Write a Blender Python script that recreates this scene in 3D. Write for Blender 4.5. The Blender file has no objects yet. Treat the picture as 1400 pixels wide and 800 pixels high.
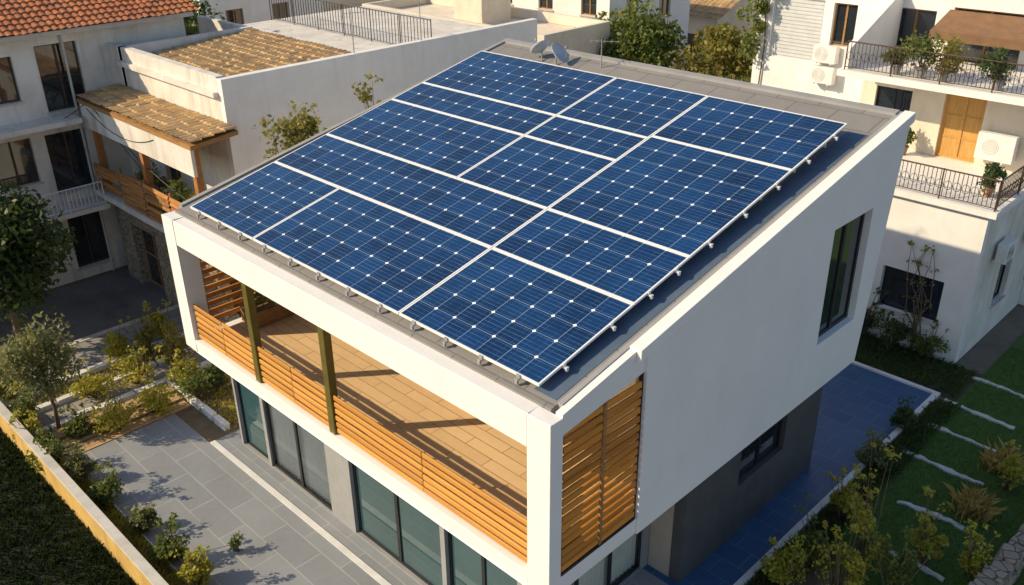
import bpy, bmesh, math, random
import numpy as np
from mathutils import Vector, Matrix
random.seed(7)
S = bpy.context.scene
COL = S.collection
V = Vector
# ------------------------------------------------------------------ camera (solved from the photograph)
F_PX, PITCH, YAW, ROLL = 1236.5, 0.46235, 0.78685, -0.01229
CAM = V((7.757, -8.572, 15.448))
_h = V((-math.sin(YAW), math.cos(YAW), 0)); _r = V((math.cos(YAW), math.sin(YAW), 0)); _z = V((0, 0, 1))
_fw = _h*math.cos(PITCH) - _z*math.sin(PITCH); _up = _h*math.sin(PITCH) + _z*math.cos(PITCH)
R2 = _r*math.cos(ROLL) + _up*math.sin(ROLL); U2 = _up*math.cos(ROLL) - _r*math.sin(ROLL)
def ray(u, v): return R2*((u-700)/F_PX) - U2*((v-400)/F_PX) + _fw
def GZ(u, v, z=0.0):
    d = ray(u, v); return CAM + d*((z-CAM.z)/d.z)
def GX(u, v, x):
    d = ray(u, v); return CAM + d*((x-CAM.x)/d.x)
def GY(u, v, y):
    d = ray(u, v); return CAM + d*((y-CAM.y)/d.y)
cd = bpy.data.cameras.new('camera'); cam = bpy.data.objects.new('camera', cd); COL.objects.link(cam)
cam.matrix_world = Matrix(((R2.x, U2.x, -_fw.x, CAM.x), (R2.y, U2.y, -_fw.y, CAM.y), (R2.z, U2.z, -_fw.z, CAM.z), (0, 0, 0, 1)))
cd.sensor_width = 36; cd.lens = F_PX/1400*36; cd.clip_end = 2000; cd.clip_start = .1
S.camera = cam
# ------------------------------------------------------------------ light
SUN = V((-.54, -.66, .52)).normalized()
el = math.asin(SUN.z); rot = math.atan2(SUN.x, SUN.y)
ld = bpy.data.lights.new('sun', 'SUN'); ld.energy = 5.0; ld.angle = math.radians(.6); ld.color = (1, .82, .55)
lo = bpy.data.objects.new('sun', ld); COL.objects.link(lo); lo.rotation_euler = (-SUN).to_track_quat('-Z', 'Y').to_euler(); lo.location = (-20, -20, 40)
w = bpy.data.worlds.new('World'); S.world = w; w.use_nodes = True
nt = w.node_tree; bg = nt.nodes['Background']; sk = nt.nodes.new('ShaderNodeTexSky'); sk.sky_type = 'NISHITA'
sk.sun_disc = False; sk.sun_elevation = el; sk.sun_rotation = rot; bg.inputs[1].default_value = .138
nt.links.new(sk.outputs[0], bg.inputs[0])
S.view_settings.view_transform = 'Standard'; S.view_settings.look = 'None'; S.view_settings.exposure = 0
# ------------------------------------------------------------------ materials
MATS = {}
class N:
    def __init__(s, name):
        s.m = bpy.data.materials.new(name); s.m.use_nodes = True; s.t = s.m.node_tree; s.b = s.t.nodes['Principled BSDF']; MATS[name] = s.m
    def n(s, typ, **kw):
        x = s.t.nodes.new(typ)
        for k, v in kw.items(): setattr(x, k, v)
        return x
    def l(s, a, b): s.t.links.new(a, b)
    def val(s, sock, x):
        if hasattr(x, 'links'): s.l(x, sock)
        else: sock.default_value = x
    def math(s, op, a, b=None):
        m = s.n('ShaderNodeMath', operation=op); s.val(m.inputs[0], a)
        if b is not None: s.val(m.inputs[1], b)
        return m.outputs[0]
    def mix(s, f, a, b, mode='MIX'):
        m = s.n('ShaderNodeMix', data_type='RGBA', blend_type=mode)
        s.val(m.inputs[0], f)
        for sock, x in ((m.inputs[6], a), (m.inputs[7], b)):
            if hasattr(x, 'links'): s.l(x, sock)
            else: sock.default_value = (*x, 1) if len(x) == 3 else x
        return m.outputs[2]
    def coord(s, scale=(1, 1, 1), kind='Object'):
        tc = s.n('ShaderNodeTexCoord'); mp = s.n('ShaderNodeMapping'); mp.inputs['Scale'].default_value = scale
        s.l(tc.outputs[kind], mp.inputs[0]); return mp.outputs[0]
    def noise(s, co, scale, detail=5, rough=.6):
        x = s.n('ShaderNodeTexNoise'); s.l(co, x.inputs['Vector']); x.inputs['Scale'].default_value = scale
        x.inputs['Detail'].default_value = detail; x.inputs['Roughness'].default_value = rough; return x.outputs[0]
    def ramp(s, f, a, b):
        m = s.n('ShaderNodeMapRange'); s.l(f, m.inputs[0]); m.inputs[1].default_value = a; m.inputs[2].default_value = b; return m.outputs[0]
    def bump(s, f, st, dist=.02):
        x = s.n('ShaderNodeBump'); s.l(f, x.inputs['Height']); x.inputs['Strength'].default_value = st; x.inputs['Distance'].default_value = dist
        s.l(x.outputs[0], s.b.inputs['Normal'])
    def base(s, c): s.val(s.b.inputs['Base Color'], c if hasattr(c, 'links') else (*c, 1))
def surf(name, c1, c2, scale=2., rough=.8, bump=.15, bscale=40, stretch=(1, 1, 1), metallic=0, stain=None, spec=.4, lo_=.35, hi=.68, island=0, big=0):
    k = N(name); co = k.coord(stretch)
    c = k.mix(k.ramp(k.noise(co, scale, 7, .65), lo_, hi), c1, c2)
    if island:
        g = k.n('ShaderNodeNewGeometry'); c = k.mix(k.math('MULTIPLY', g.outputs['Random Per Island'], island), c, tuple(x*.42 for x in c2))
    if stain:
        co2 = k.coord((1.2, 1.2, .14)); f = k.ramp(k.noise(co2, 1.7, 6, .7), .52, .8)
        c = k.mix(k.math('MULTIPLY', f, stain[0]), c, stain[1])
    if big:
        c = k.mix(k.math('MULTIPLY', k.ramp(k.noise(k.coord(), .25, 6, .6), .4, .7), big), c, tuple(x*.5 for x in c2))
    k.base(c); k.b.inputs['Roughness'].default_value = rough; k.b.inputs['Metallic'].default_value = metallic
    k.b.inputs['Specular IOR Level'].default_value = spec
    if bump: k.bump(k.noise(co, bscale, 4), bump, .01)
    return k.m
white = surf('white_plaster', (.85, .83, .80), (.77, .745, .705), 1.1, .75, .12, 60, stain=(.35, (.54, .50, .44)))
white_clean = surf('white_render', (.86, .845, .815), (.805, .79, .76), .7, .7, .08, 80, stain=(.2, (.66, .63, .58)))
old_white = surf('aged_white_plaster', (.79, .75, .69), (.63, .58, .51), .9, .85, .25, 35, stain=(.8, (.33, .27, .20)))
cream = surf('cream_plaster', (.78, .70, .58), (.67, .59, .47), .8, .85, .2, 35, stain=(.5, (.40, .33, .25)))
grey_wall = surf('dark_grey_cladding', (.095, .095, .093), (.07, .07, .07), 1.5, .7, .1, 50, stain=(.3, (.14, .13, .12)))
mid_grey = surf('grey_render', (.34, .335, .33), (.27, .27, .27), 1.2, .8, .1, 50)
coping_grey = surf('grey_coping', (.36, .355, .35), (.30, .295, .29), 1.2, .75, .1, 50)
beige = surf('beige_render', (.50, .41, .32), (.42, .34, .27), 1.2, .8, .1, 50)
dark_metal = surf('dark_metal', (.03, .033, .037), (.045, .047, .05), 5, .4, .02, 60, metallic=.5)
shadow_blue = surf('painted_shadow_blue', (.10, .145, .21), (.075, .112, .17), 1.5, .6, .1, 50)  # shadow tone for the roof strip beside the panels
olive = surf('olive_bronze_metal', (.19, .165, .042), (.135, .115, .03), 3, .4, .02, 60, metallic=.3)
alu = surf('pale_aluminium', (.88, .88, .87), (.80, .81, .81), 6, .35, .02, 60, metallic=.05)
wood = surf('orange_timber', (.84, .42, .095), (.62, .27, .052), 2.2, .5, .2, 30, stretch=(.35, 3, 9), island=.5)
wood_side = surf('orange_timber_screen', (.86, .36, .055), (.64, .225, .032), 2.2, .5, .2, 30, stretch=(3, .35, 9), island=.55)
oldwood = surf('weathered_timber', (.50, .27, .095), (.30, .155, .055), 3, .8, .3, 30, stretch=(1, 1, 4), island=.35)
rustwood = surf('rust_orange_timber', (.60, .27, .075), (.36, .155, .05), 3, .75, .25, 30, stretch=(1, 1, 4), island=.6)
door_wood = surf('honey_door_timber', (.60, .34, .095), (.46, .24, .065), 3, .6, .15, 30, stretch=(6, 6, .6))
iron = surf('rusty_iron', (.12, .07, .045), (.06, .045, .04), 8, .7, .1, 60, metallic=.3)
bark = surf('bark', (.20, .14, .09), (.10, .075, .05), 6, .95, .7, 25, stretch=(3, 3, .6))
soil = surf('soil', (.22, .16, .095), (.12, .09, .055), 1.6, .95, .7, 14)
dark_soil = surf('shade_darkened_soil', (.014, .020, .008), (.007, .011, .004), 1.6, .95, .7, 14)  # shade over the neighbouring plot is put into this soil colour
dirt = surf('dry_earth', (.20, .165, .125), (.12, .10, .075), .5, .95, .6, 9)
asphalt = surf('street_stone', (.21, .20, .185), (.13, .125, .12), .9, .9, .4, 40, big=.5)
kerbm = surf('pale_kerb_stone', (.60, .575, .53), (.45, .43, .39), 2, .85, .3, 40)
borderm = surf('white_border_stone', (.78, .77, .75), (.62, .61, .58), 2, .8, .2, 40)
yellow = surf('tan_yellow_plaster', (.64, .42, .125), (.49, .305, .085), 1.1, .85, .3, 35, stain=(.75, (.27, .20, .10)))
steppe = surf('stepping_stone', (.68, .66, .61), (.44, .42, .39), 4, .85, .5, 25)
fabric = surf('curtain_fabric', (.88, .84, .77), (.80, .76, .68), 2, .9, .05, 60)
awn = surf('brown_awning_cloth', (.24, .13, .07), (.17, .10, .055), 3, .9, .1, 60)
plastic = surf('white_casing', (.80, .79, .76), (.68, .67, .63), 3, .5, .03, 60)
dishm = surf('dish_coating', (.56, .59, .63), (.40, .42, .46), 4, .5, .03, 60)
clay = surf('clay_pot', (.40, .24, .15), (.28, .17, .11), 5, .85, .2, 40)
shutter = surf('pale_shutter', (.62, .63, .62), (.55, .55, .55), 3, .6, .05, 60)
rubber = surf('black_cable', (.02, .02, .02), (.03, .03, .03), 3, .6, 0)
def stone_mat():
    k = N('rubble_stone'); co = k.coord((1, 1, 1.5))
    v = k.n('ShaderNodeTexVoronoi', feature='DISTANCE_TO_EDGE'); k.l(co, v.inputs['Vector']); v.inputs['Scale'].default_value = 3.2
    v2 = k.n('ShaderNodeTexVoronoi'); k.l(co, v2.inputs['Vector']); v2.inputs['Scale'].default_value = 3.2
    c = k.mix(k.noise(co, 9), (.34, .275, .20), (.20, .165, .125)); sep = k.n('ShaderNodeSeparateColor'); k.l(v2.outputs['Color'], sep.inputs[0])
    c = k.mix(k.math('MULTIPLY', sep.outputs[0], .5), c, (.44, .385, .30))
    f = k.ramp(v.outputs['Distance'], .0, .06); c = k.mix(f, (.07, .055, .042), c); k.base(c); k.b.inputs['Roughness'].default_value = .9
    k.bump(f, .7, .04); return k.m
stone = stone_mat()
def brick_mat(name, c1, c2, mortar, bw, rh, ms, rough=.6, offset=.5, dirtc=None, bump=.3, rotz=0, spec=.4):
    k = N(name); tc = k.n('ShaderNodeTexCoord'); mp = k.n('ShaderNodeMapping'); mp.inputs['Rotation'].default_value = (0, 0, rotz); k.l(tc.outputs['Object'], mp.inputs[0]); co = mp.outputs[0]
    b = k.n('ShaderNodeTexBrick', offset=offset); k.l(co, b.inputs['Vector'])
    b.inputs['Color1'].default_value = (*c1, 1); b.inputs['Color2'].default_value = (*c2, 1); b.inputs['Mortar'].default_value = (*mortar, 1)
    b.inputs['Scale'].default_value = 1; b.inputs['Mortar Size'].default_value = ms; b.inputs['Brick Width'].default_value = bw; b.inputs['Row Height'].default_value = rh
    b.inputs['Mortar Smooth'].default_value = .2; b.inputs['Bias'].default_value = 0
    n1 = k.ramp(k.noise(co, .8, 8, .7), .3, .7); n2 = k.ramp(k.noise(co, 9, 6, .7), .35, .7)
    dk = dirtc or tuple(x*.6 for x in c1)
    c = k.mix(k.math('MULTIPLY', n1, .5), b.outputs['Color'], dk); c = k.mix(k.math('MULTIPLY', n2, .3), c, tuple(min(1, x*1.25) for x in c2))
    k.base(c); k.b.inputs['Roughness'].default_value = rough; k.b.inputs['Specular IOR Level'].default_value = spec
    inv = k.math('SUBTRACT', 1., b.outputs['Fac']); k.bump(k.math('ADD', inv, k.math('MULTIPLY', n2, .15)), bump, .012); return k.m
patio_m = brick_mat('blue_grey_patio_tile', (.31, .325, .345), (.255, .27, .29), (.42, .42, .41), 1.5, .75, .02, .6)
pave_m = brick_mat('deep_blue_paving', (.045, .12, .26), (.032, .088, .20), (.09, .16, .27), .9, .6, .022, .5)
roof_m = brick_mat('grey_roof_slab', (.28, .265, .25), (.235, .225, .215), (.145, .135, .13), 1.1, .8, .02, .75)
deck_m = brick_mat('tan_plank_tile', (.84, .60, .335), (.71, .49, .265), (.28, .18, .10), 1.6, .3, .012, .5, dirtc=(.60, .40, .21))
walk_m = brick_mat('walk_slab', (.34, .325, .30), (.27, .255, .23), (.12, .105, .09), .8, .6, .025, .85, rotz=math.pi/2)
plank_m = brick_mat('timber_plank', (.56, .38, .20), (.43, .275, .135), (.09, .06, .035), 2.5, .16, .012, .75, rotz=math.pi/2)
def tile_mat(name, c1, c2, c3, st=.7):
    k = N(name); co = k.coord((4, 3, 3)); v = k.n('ShaderNodeTexVoronoi'); k.l(co, v.inputs['Vector']); v.inputs['Scale'].default_value = 1
    sep = k.n('ShaderNodeSeparateColor'); k.l(v.outputs['Color'], sep.inputs[0])
    c = k.mix(sep.outputs[0], c1, c2); c = k.mix(k.math('MULTIPLY', k.ramp(k.noise(k.coord(), 1.2, 8, .7), .40, .66), st), c, c3)
    k.base(c); k.b.inputs['Roughness'].default_value = .85; k.bump(k.noise(co, 12), .4, .012); return k.m
terra = tile_mat('terracotta_tile', (.58, .205, .07), (.40, .12, .045), (.24, .10, .055), .75)
tan_tile = tile_mat('weathered_tan_tile', (.66, .44, .20), (.44, .275, .12), (.28, .20, .125), .85)
def glass_mat(name, c, rough=.04):
    k = N(name); co = k.coord((1, 1, .5)); k.base(k.mix(k.noise(co, .8, 3), c, tuple(x*.5 for x in c))); k.b.inputs['Roughness'].default_value = rough
    k.b.inputs['Specular IOR Level'].default_value = .8; k.b.inputs['Coat Weight'].default_value = .4; return k.m
glass_dark = glass_mat('dark_window_glass', (.022, .03, .038)); glass_teal = glass_mat('teal_window_glass', (.04, .105, .115))
def clear_mat():
    k = N('clear_glass'); out = k.t.nodes['Material Output']; g = k.n('ShaderNodeBsdfGlossy'); g.inputs['Roughness'].default_value = .03
    t = k.n('ShaderNodeBsdfTransparent'); t.inputs[0].default_value = (.93, .97, .96, 1); fr = k.n('ShaderNodeFresnel'); fr.inputs[0].default_value = 1.5
    m = k.n('ShaderNodeMixShader'); k.l(fr.outputs[0], m.inputs[0]); k.l(t.outputs[0], m.inputs[1]); k.l(g.outputs[0], m.inputs[2]); k.l(m.outputs[0], out.inputs[0]); return k.m
clear = clear_mat()
def solar_mat():
    k = N('solar_cells'); tc = k.n('ShaderNodeTexCoord'); s = k.n('ShaderNodeSeparateXYZ'); k.l(tc.outputs['UV'], s.inputs[0]); u, v = s.outputs[0], s.outputs[1]
    def edge(x):
        f = k.math('FRACT', x); return k.math('MINIMUM', f, k.math('SUBTRACT', 1., f))
    du, dv = edge(u), edge(v)
    dia = k.math('LESS_THAN', k.math('ADD', du, dv), .088)
    gap = k.math('LESS_THAN', k.math('MINIMUM', du, dv), .013)
    bus = k.math('LESS_THAN', edge(k.math('ADD', k.math('MULTIPLY', v, 5.), .5)), .05)
    fing = k.math('LESS_THAN', edge(k.math('MULTIPLY', v, 20.)), .16)
    bus2 = k.math('LESS_THAN', edge(k.math('ADD', k.math('MULTIPLY', u, 2.), .5)), .012)
    cx = k.n('ShaderNodeCombineXYZ'); k.l(k.math('FLOOR', u), cx.inputs[0]); k.l(k.math('FLOOR', v), cx.inputs[1])
    oi = k.n('ShaderNodeObjectInfo'); k.l(oi.outputs['Random'], cx.inputs[2])
    wn = k.n('ShaderNodeTexWhiteNoise'); k.l(cx.outputs[0], wn.inputs['Vector'])
    c = k.mix(wn.outputs['Value'], (.0011, .0105, .050), (.0034, .0290, .115))
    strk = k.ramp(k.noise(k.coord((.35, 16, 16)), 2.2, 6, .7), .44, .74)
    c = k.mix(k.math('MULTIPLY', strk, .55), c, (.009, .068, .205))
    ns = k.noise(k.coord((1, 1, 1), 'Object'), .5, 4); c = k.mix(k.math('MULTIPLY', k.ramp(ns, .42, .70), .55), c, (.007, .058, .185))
    ln = k.ramp(k.noise(k.coord((1.1, 3, 3)), 2.6, 4), .35, .7)
    c = k.mix(k.math('MULTIPLY', bus, k.math('ADD', .10, k.math('MULTIPLY', ln, .42))), c, (.18, .36, .62)); c = k.mix(k.math('MULTIPLY', fing, .07), c, (.10, .22, .42)); c = k.mix(k.math('MULTIPLY', bus2, .2), c, (.2, .3, .45))
    c = k.mix(k.math('MULTIPLY', gap, .5), c, (.40, .52, .66)); c = k.mix(dia, c, (.92, .95, .97))
    k.base(c); k.b.inputs['Specular IOR Level'].default_value = .55
    k.val(k.b.inputs['Roughness'], k.math('ADD', .04, k.math('MULTIPLY', k.noise(k.coord(), 4, 6), .12))); k.bump(k.noise(k.coord(), .9, 2), .07, .08); return k.m
solar = solar_mat()
def leaf_mat(name, c1, c2, c3):
    k = N(name); g = k.n('ShaderNodeNewGeometry'); out = k.t.nodes['Material Output']
    c = k.mix(g.outputs['Random Per Island'], c1, c2); c = k.mix(k.ramp(k.noise(k.coord(), 1.6, 4), .45, .7), c, c3)
    k.base(c); k.b.inputs['Roughness'].default_value = .5; k.b.inputs['Specular IOR Level'].default_value = .35
    t = k.n('ShaderNodeBsdfTranslucent'); k.l(k.mix(.5, c, tuple(min(1, x*1.6) for x in c3)), t.inputs[0])
    m = k.n('ShaderNodeMixShader'); m.inputs[0].default_value = .38; k.l(k.b.outputs[0], m.inputs[1]); k.l(t.outputs[0], m.inputs[2]); k.l(m.outputs[0], out.inputs[0]); return k.m
lf_dark = leaf_mat('dark_leaf', (.035, .07, .022), (.07, .115, .032), (.10, .13, .035))
lf_shade = leaf_mat('shade_darkened_leaf', (.007, .018, .004), (.015, .031, .007), (.020, .034, .008))  # leaf green darkened to stand in for shade outside the garden wall
lf_mid = leaf_mat('green_leaf', (.08, .13, .025), (.15, .20, .045), (.21, .22, .05))
lf_olive = leaf_mat('olive_leaf', (.12, .15, .055), (.20, .215, .09), (.26, .25, .09))
lf_yel = leaf_mat('yellow_green_leaf', (.28, .31, .035), (.42, .40, .055), (.48, .38, .065))
lf_dry = leaf_mat('dry_grass_blade', (.50, .32, .10), (.60, .42, .13), (.34, .28, .08))
lf_grass = leaf_mat('lawn_blade', (.055, .135, .02), (.09, .185, .028), (.14, .22, .036))
lf_aut = leaf_mat('autumn_leaf', (.22, .20, .045), (.32, .25, .06), (.17, .185, .035))
lawn_m = surf('lawn_soil', (.06, .12, .022), (.08, .13, .03), 3, .95, .5, 20)
# ------------------------------------------------------------------ mesh building
ORG = {}
class MB:
    def __init__(s): s.v = []; s.f = []
    def add(s, vs, fs):
        n = len(s.v); s.v += [tuple(p) for p in vs]; s.f += [tuple(i+n for i in f) for f in fs]; return s
    def hexa(s, p): return s.add(p, [(0, 3, 2, 1), (4, 5, 6, 7), (0, 1, 5, 4), (1, 2, 6, 5), (2, 3, 7, 6), (3, 0, 4, 7)])
    def box(s, x0, x1, y0, y1, z0, z1): return s.hexa([(x0, y0, z0), (x1, y0, z0), (x1, y1, z0), (x0, y1, z0), (x0, y0, z1), (x1, y0, z1), (x1, y1, z1), (x0, y1, z1)])
    def slope(s, x0, x1, y0, y1, b0, b1, t0, t1): return s.hexa([(x0, y0, b0), (x1, y0, b0), (x1, y1, b1), (x0, y1, b1), (x0, y0, t0), (x1, y0, t0), (x1, y1, t1), (x0, y1, t1)])
    def loc(s, O, U, Nn, u0, u1, v0, v1, n0, n1, W_=V((0, 0, 1))):
        P = lambda a, b, c: V(O) + V(U)*a + W_*b + V(Nn)*c
        return s.hexa([P(u0, v0, n0), P(u1, v0, n0), P(u1, v0, n1), P(u0, v0, n1), P(u0, v1, n0), P(u1, v1, n0), P(u1, v1, n1), P(u0, v1, n1)])
    def quad(s, a, b, c, d): return s.add([a, b, c, d], [(0, 1, 2, 3)])
    def path(s, pts, rad, n=6):
        pts = [V(p) for p in pts]; m = len(pts); base = len(s.v)
        for i, p in enumerate(pts):
            d = (pts[min(i+1, m-1)] - pts[max(i-1, 0)]).normalized()
            a = d.cross(V((0, 0, 1)) if abs(d.z) < .9 else V((1, 0, 0))).normalized(); b = d.cross(a)
            r = rad[i] if isinstance(rad, (list, tuple)) else rad
            for j in range(n):
                t = 2*math.pi*j/n; s.v.append(tuple(p + a*(r*math.cos(t)) + b*(r*math.sin(t))))
        for i in range(m-1):
            for j in range(n):
                k = (j+1) % n; s.f.append((base+i*n+j, base+i*n+k, base+(i+1)*n+k, base+(i+1)*n+j))
        s.f.append(tuple(base+j for j in range(n))[::-1]); s.f.append(tuple(base+(m-1)*n+j for j in range(n))); return s
    def wall(s, O, U, Nn, w_, h_, holes, th, warp=None, us=(), vs=()):
        us = sorted(set([0, w_] + [x for q in holes for x in (q[0], q[1])] + list(us))); vs = sorted(set([0, h_] + [x for q in holes for x in (q[2], q[3])] + list(vs)))
        O, U, Nn = V(O), V(U), V(Nn)
        def P(a, b, c):
            p = O + U*a + V((0, 0, b)) + Nn*c; return warp(p) if warp else p
        def sol(i, j):
            if i < 0 or j < 0 or i >= len(us)-1 or j >= len(vs)-1: return False
            a, b = (us[i]+us[i+1])/2, (vs[j]+vs[j+1])/2
            return not any(q[0] < a < q[1] and q[2] < b < q[3] for q in holes)
        for i in range(len(us)-1):
            for j in range(len(vs)-1):
                if not sol(i, j): continue
                a, b, c, d = us[i], us[i+1], vs[j], vs[j+1]
                s.quad(P(a, c, 0), P(b, c, 0), P(b, d, 0), P(a, d, 0)); s.quad(P(a, c, -th), P(a, d, -th), P(b, d, -th), P(b, c, -th))
                if not sol(i-1, j): s.quad(P(a, c, 0), P(a, d, 0), P(a, d, -th), P(a, c, -th))
                if not sol(i+1, j): s.quad(P(b, c, 0), P(b, c, -th), P(b, d, -th), P(b, d, 0))
                if not sol(i, j-1): s.quad(P(a, c, 0), P(a, c, -th), P(b, c, -th), P(b, c, 0))
                if not sol(i, j+1): s.quad(P(a, d, 0), P(b, d, 0), P(b, d, -th), P(a, d, -th))
        return s
    def build(s, name, mat, parent=None, bevel=0, smooth=False, merge=True):
        o0 = ORG.get(parent.name, V((0, 0, 0))) if parent else V((0, 0, 0))
        me = bpy.data.meshes.new(name); me.from_pydata([tuple(V(p)-o0) for p in s.v], [], s.f)
        bm = bmesh.new(); bm.from_mesh(me)
        if merge: bmesh.ops.remove_doubles(bm, verts=bm.verts, dist=.0004)
        bmesh.ops.recalc_face_normals(bm, faces=bm.faces); bm.to_mesh(me); bm.free()
        me.materials.append(mat)
        if smooth:
            for p in me.polygons: p.use_smooth = True
        o = bpy.data.objects.new(name, me); COL.objects.link(o)
        if parent: o.parent = parent
        ORG[o.name] = o0
        if bevel:
            b = o.modifiers.new('bevel', 'BEVEL'); b.width = bevel; b.segments = 2; b.limit_method = 'ANGLE'; b.angle_limit = math.radians(40)
        return o
def tag(o, label, cat, group=None):
    o['label'] = label; o['category'] = cat
    if group: o['group'] = group
    return o
def thing(name, label, cat, loc, group=None):
    o = bpy.data.objects.new(name, None); COL.objects.link(o); o.location = loc; o.empty_display_size = .3
    ORG[o.name] = V(loc); return tag(o, label, cat, group)
def struct(name, mb, mat):
    o = mb.build(name, mat); o['kind'] = 'structure'; return o
X_, Y_, NX_, NY_ = V((1, 0, 0)), V((0, 1, 0)), V((-1, 0, 0)), V((0, -1, 0))
def window(root, O, U, Nn, w_, h_, mull=1, rails=0, recess=.12, fm=None, pm=None, sill=None, fw=.06, name='window', curtain=False):
    fm = fm or dark_metal; pm = pm or glass_dark; O = V(O); m = MB()
    n0, n1 = -recess-.05, -recess
    m.loc(O, U, Nn, 0, fw, 0, h_, n0, n1); m.loc(O, U, Nn, w_-fw, w_, 0, h_, n0, n1)
    m.loc(O, U, Nn, fw, w_-fw, 0, fw, n0, n1); m.loc(O, U, Nn, fw, w_-fw, h_-fw, h_, n0, n1)
    for i in range(1, mull+1):
        x = w_*i/(mull+1); m.loc(O, U, Nn, x-fw*.6, x+fw*.6, fw, h_-fw, n0, n1+.004)
    for i in range(1, rails+1):
        z = h_*i/(rails+1); m.loc(O, U, Nn, fw, w_-fw, z-.02, z+.02, n0, n1-.004)
    f = m.build(name, fm, root)
    p = MB(); P = lambda a, b: O + V(U)*a + V((0, 0, b)) + V(Nn)*(-recess-.03)
    p.quad(P(fw*.5, fw*.5), P(w_-fw*.5, fw*.5), P(w_-fw*.5, h_-fw*.5), P(fw*.5, h_-fw*.5)); p.build('pane', pm, f)
    if sill:
        q = MB(); q.loc(O, U, Nn, -.08, w_+.08, -.07, -.003, -recess, .07); q.build('sill', sill, f)
    if curtain:
        q = MB(); n = int(w_*14); pv = None
        for i in range(n+1):
            a = w_*i/n; c = -recess-.1-.05*(i % 2)*(.6+.4*random.random())
            cur = (O+V(U)*a+V(Nn)*c+V((0, 0, .03)), O+V(U)*a+V(Nn)*c+V((0, 0, h_)))
            if pv: q.quad(pv[0], cur[0], cur[1], pv[1])
            pv = cur
        q.build('curtain', fabric, f)
    return f
def railing(root, p0, p1, h_, mat, sp=.12, r=.012, name='railing', ornate=False, posts=1.5):
    p0, p1 = V(p0), V(p1); L_ = (p1-p0).length; d = (p1-p0).normalized(); up = V((0, 0, 1))
    m = MB(); m.path([p0+up*h_, p1+up*h_], .025, 6); m.path([p0+up*.1, p1+up*.1], .016, 6)
    top = m.build(name, mat, root); b = MB(); n = max(2, int(L_/sp))
    for i in range(1, n):
        q = p0 + d*(L_*i/n); b.path([q+up*.1, q+up*h_], r, 4)
        if ornate and i % 2:
            pts = [q+up*(h_*.5)+d*(math.cos(t)*sp*.85)+up*(math.sin(t)*.15) for t in np.linspace(0, 2*math.pi, 9)]; b.path(pts, r*.8, 4)
    b.build('baluster_panel', mat, top)
    k = max(1, round(L_/posts))
    for i in range(k+1):
        q = p0 + d*(L_*i/k); pm = MB(); pm.path([q, q+up*(h_+.03)], .022, 6); pm.build('rail_post', mat, top)
    return top
def tile_roof(mb, O, U, W_, w_, l_, pitch=.26, row=.36, amp=.05):
    O, U, W_ = V(O), V(U).normalized(), V(W_).normalized(); nn = U.cross(W_).normalized()
    if nn.z < 0: nn = -nn
    nu = int(w_/pitch*6); rows = max(2, int(l_/row)); lines = []; rg = random.Random(int(w_*100))
    for k in range(rows):
        off = [rg.uniform(-.012, .012) for _ in range(int(w_/pitch)+2)]
        for e in (0, 1):
            vv = l_*(k+e)/rows; base = .045*(1-e); ln = []
            for i in range(nu+1):
                a = w_*i/nu; j = int(a/pitch); hgt = amp*abs(math.sin(math.pi*a/pitch)) + base + off[j]
                ln.append(O+U*a+W_*(vv+off[j]*1.5)+nn*hgt)
            lines.append(ln)
    n0 = len(mb.v)
    for ln in lines: mb.v += [tuple(p) for p in ln]
    for k in range(len(lines)-1):
        for i in range(nu):
            a = n0+k*(nu+1)+i; mb.f.append((a, a+1, a+nu+2, a+nu+1))
    return mb
# ------------------------------------------------------------------ plants
def leaves(name, pts, size, mat, parent, seed=0, slim=.3):
    rng = np.random.default_rng(seed); n = len(pts); o0 = ORG[parent.name]; P = np.asarray(pts, float) - np.array(o0)
    a = rng.normal(size=(n, 3)); a[:, 2] -= .25; a /= np.linalg.norm(a, axis=1)[:, None]
    b = np.cross(a, rng.normal(size=(n, 3))); b /= np.linalg.norm(b, axis=1)[:, None]
    c = np.cross(a, b); s = size*(.55+.9*rng.random(n))[:, None]
    vs = np.stack([P-a*s*.5, P+b*s*slim+c*s*.1, P+a*s*.5, P-b*s*slim+c*s*.1], 1).reshape(-1, 3)
    me = bpy.data.meshes.new(name); fs = np.arange(4*n).reshape(-1, 4)
    me.vertices.add(4*n); me.vertices.foreach_set('co', vs.ravel()); me.loops.add(4*n); me.loops.foreach_set('vertex_index', fs.ravel())
    me.polygons.add(n); me.polygons.foreach_set('loop_start', np.arange(0, 4*n, 4)); me.polygons.foreach_set('loop_total', np.full(n, 4)); me.update(); me.validate()
    me.materials.append(mat); o = bpy.data.objects.new(name, me); COL.objects.link(o); o.parent = parent; ORG[o.name] = o0; return o
def clumps(rng, c, rx, rz, n):
    out = []
    for i in range(n):
        d = rng.normal(size=3); d /= np.linalg.norm(d); r = (.25+.75*rng.random()**.6)
        out.append(np.array(c)+d*np.array([rx, rx, rz])*r*.72)
    return out
def fill(rng, cs, r, n):
    pts = []
    for c in cs:
        rr = r*(.6+.7*rng.random()); k = int(n*(.5+rng.random())); d = rng.normal(size=(k, 3)); d /= np.linalg.norm(d, axis=1)[:, None]
        q = rr*(.25+.8*rng.random(k)**.5)[:, None]; pts.append(np.array(c)+d*q*np.array([1, 1, .75]))
    return np.concatenate(pts)
SEED = [1]
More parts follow.
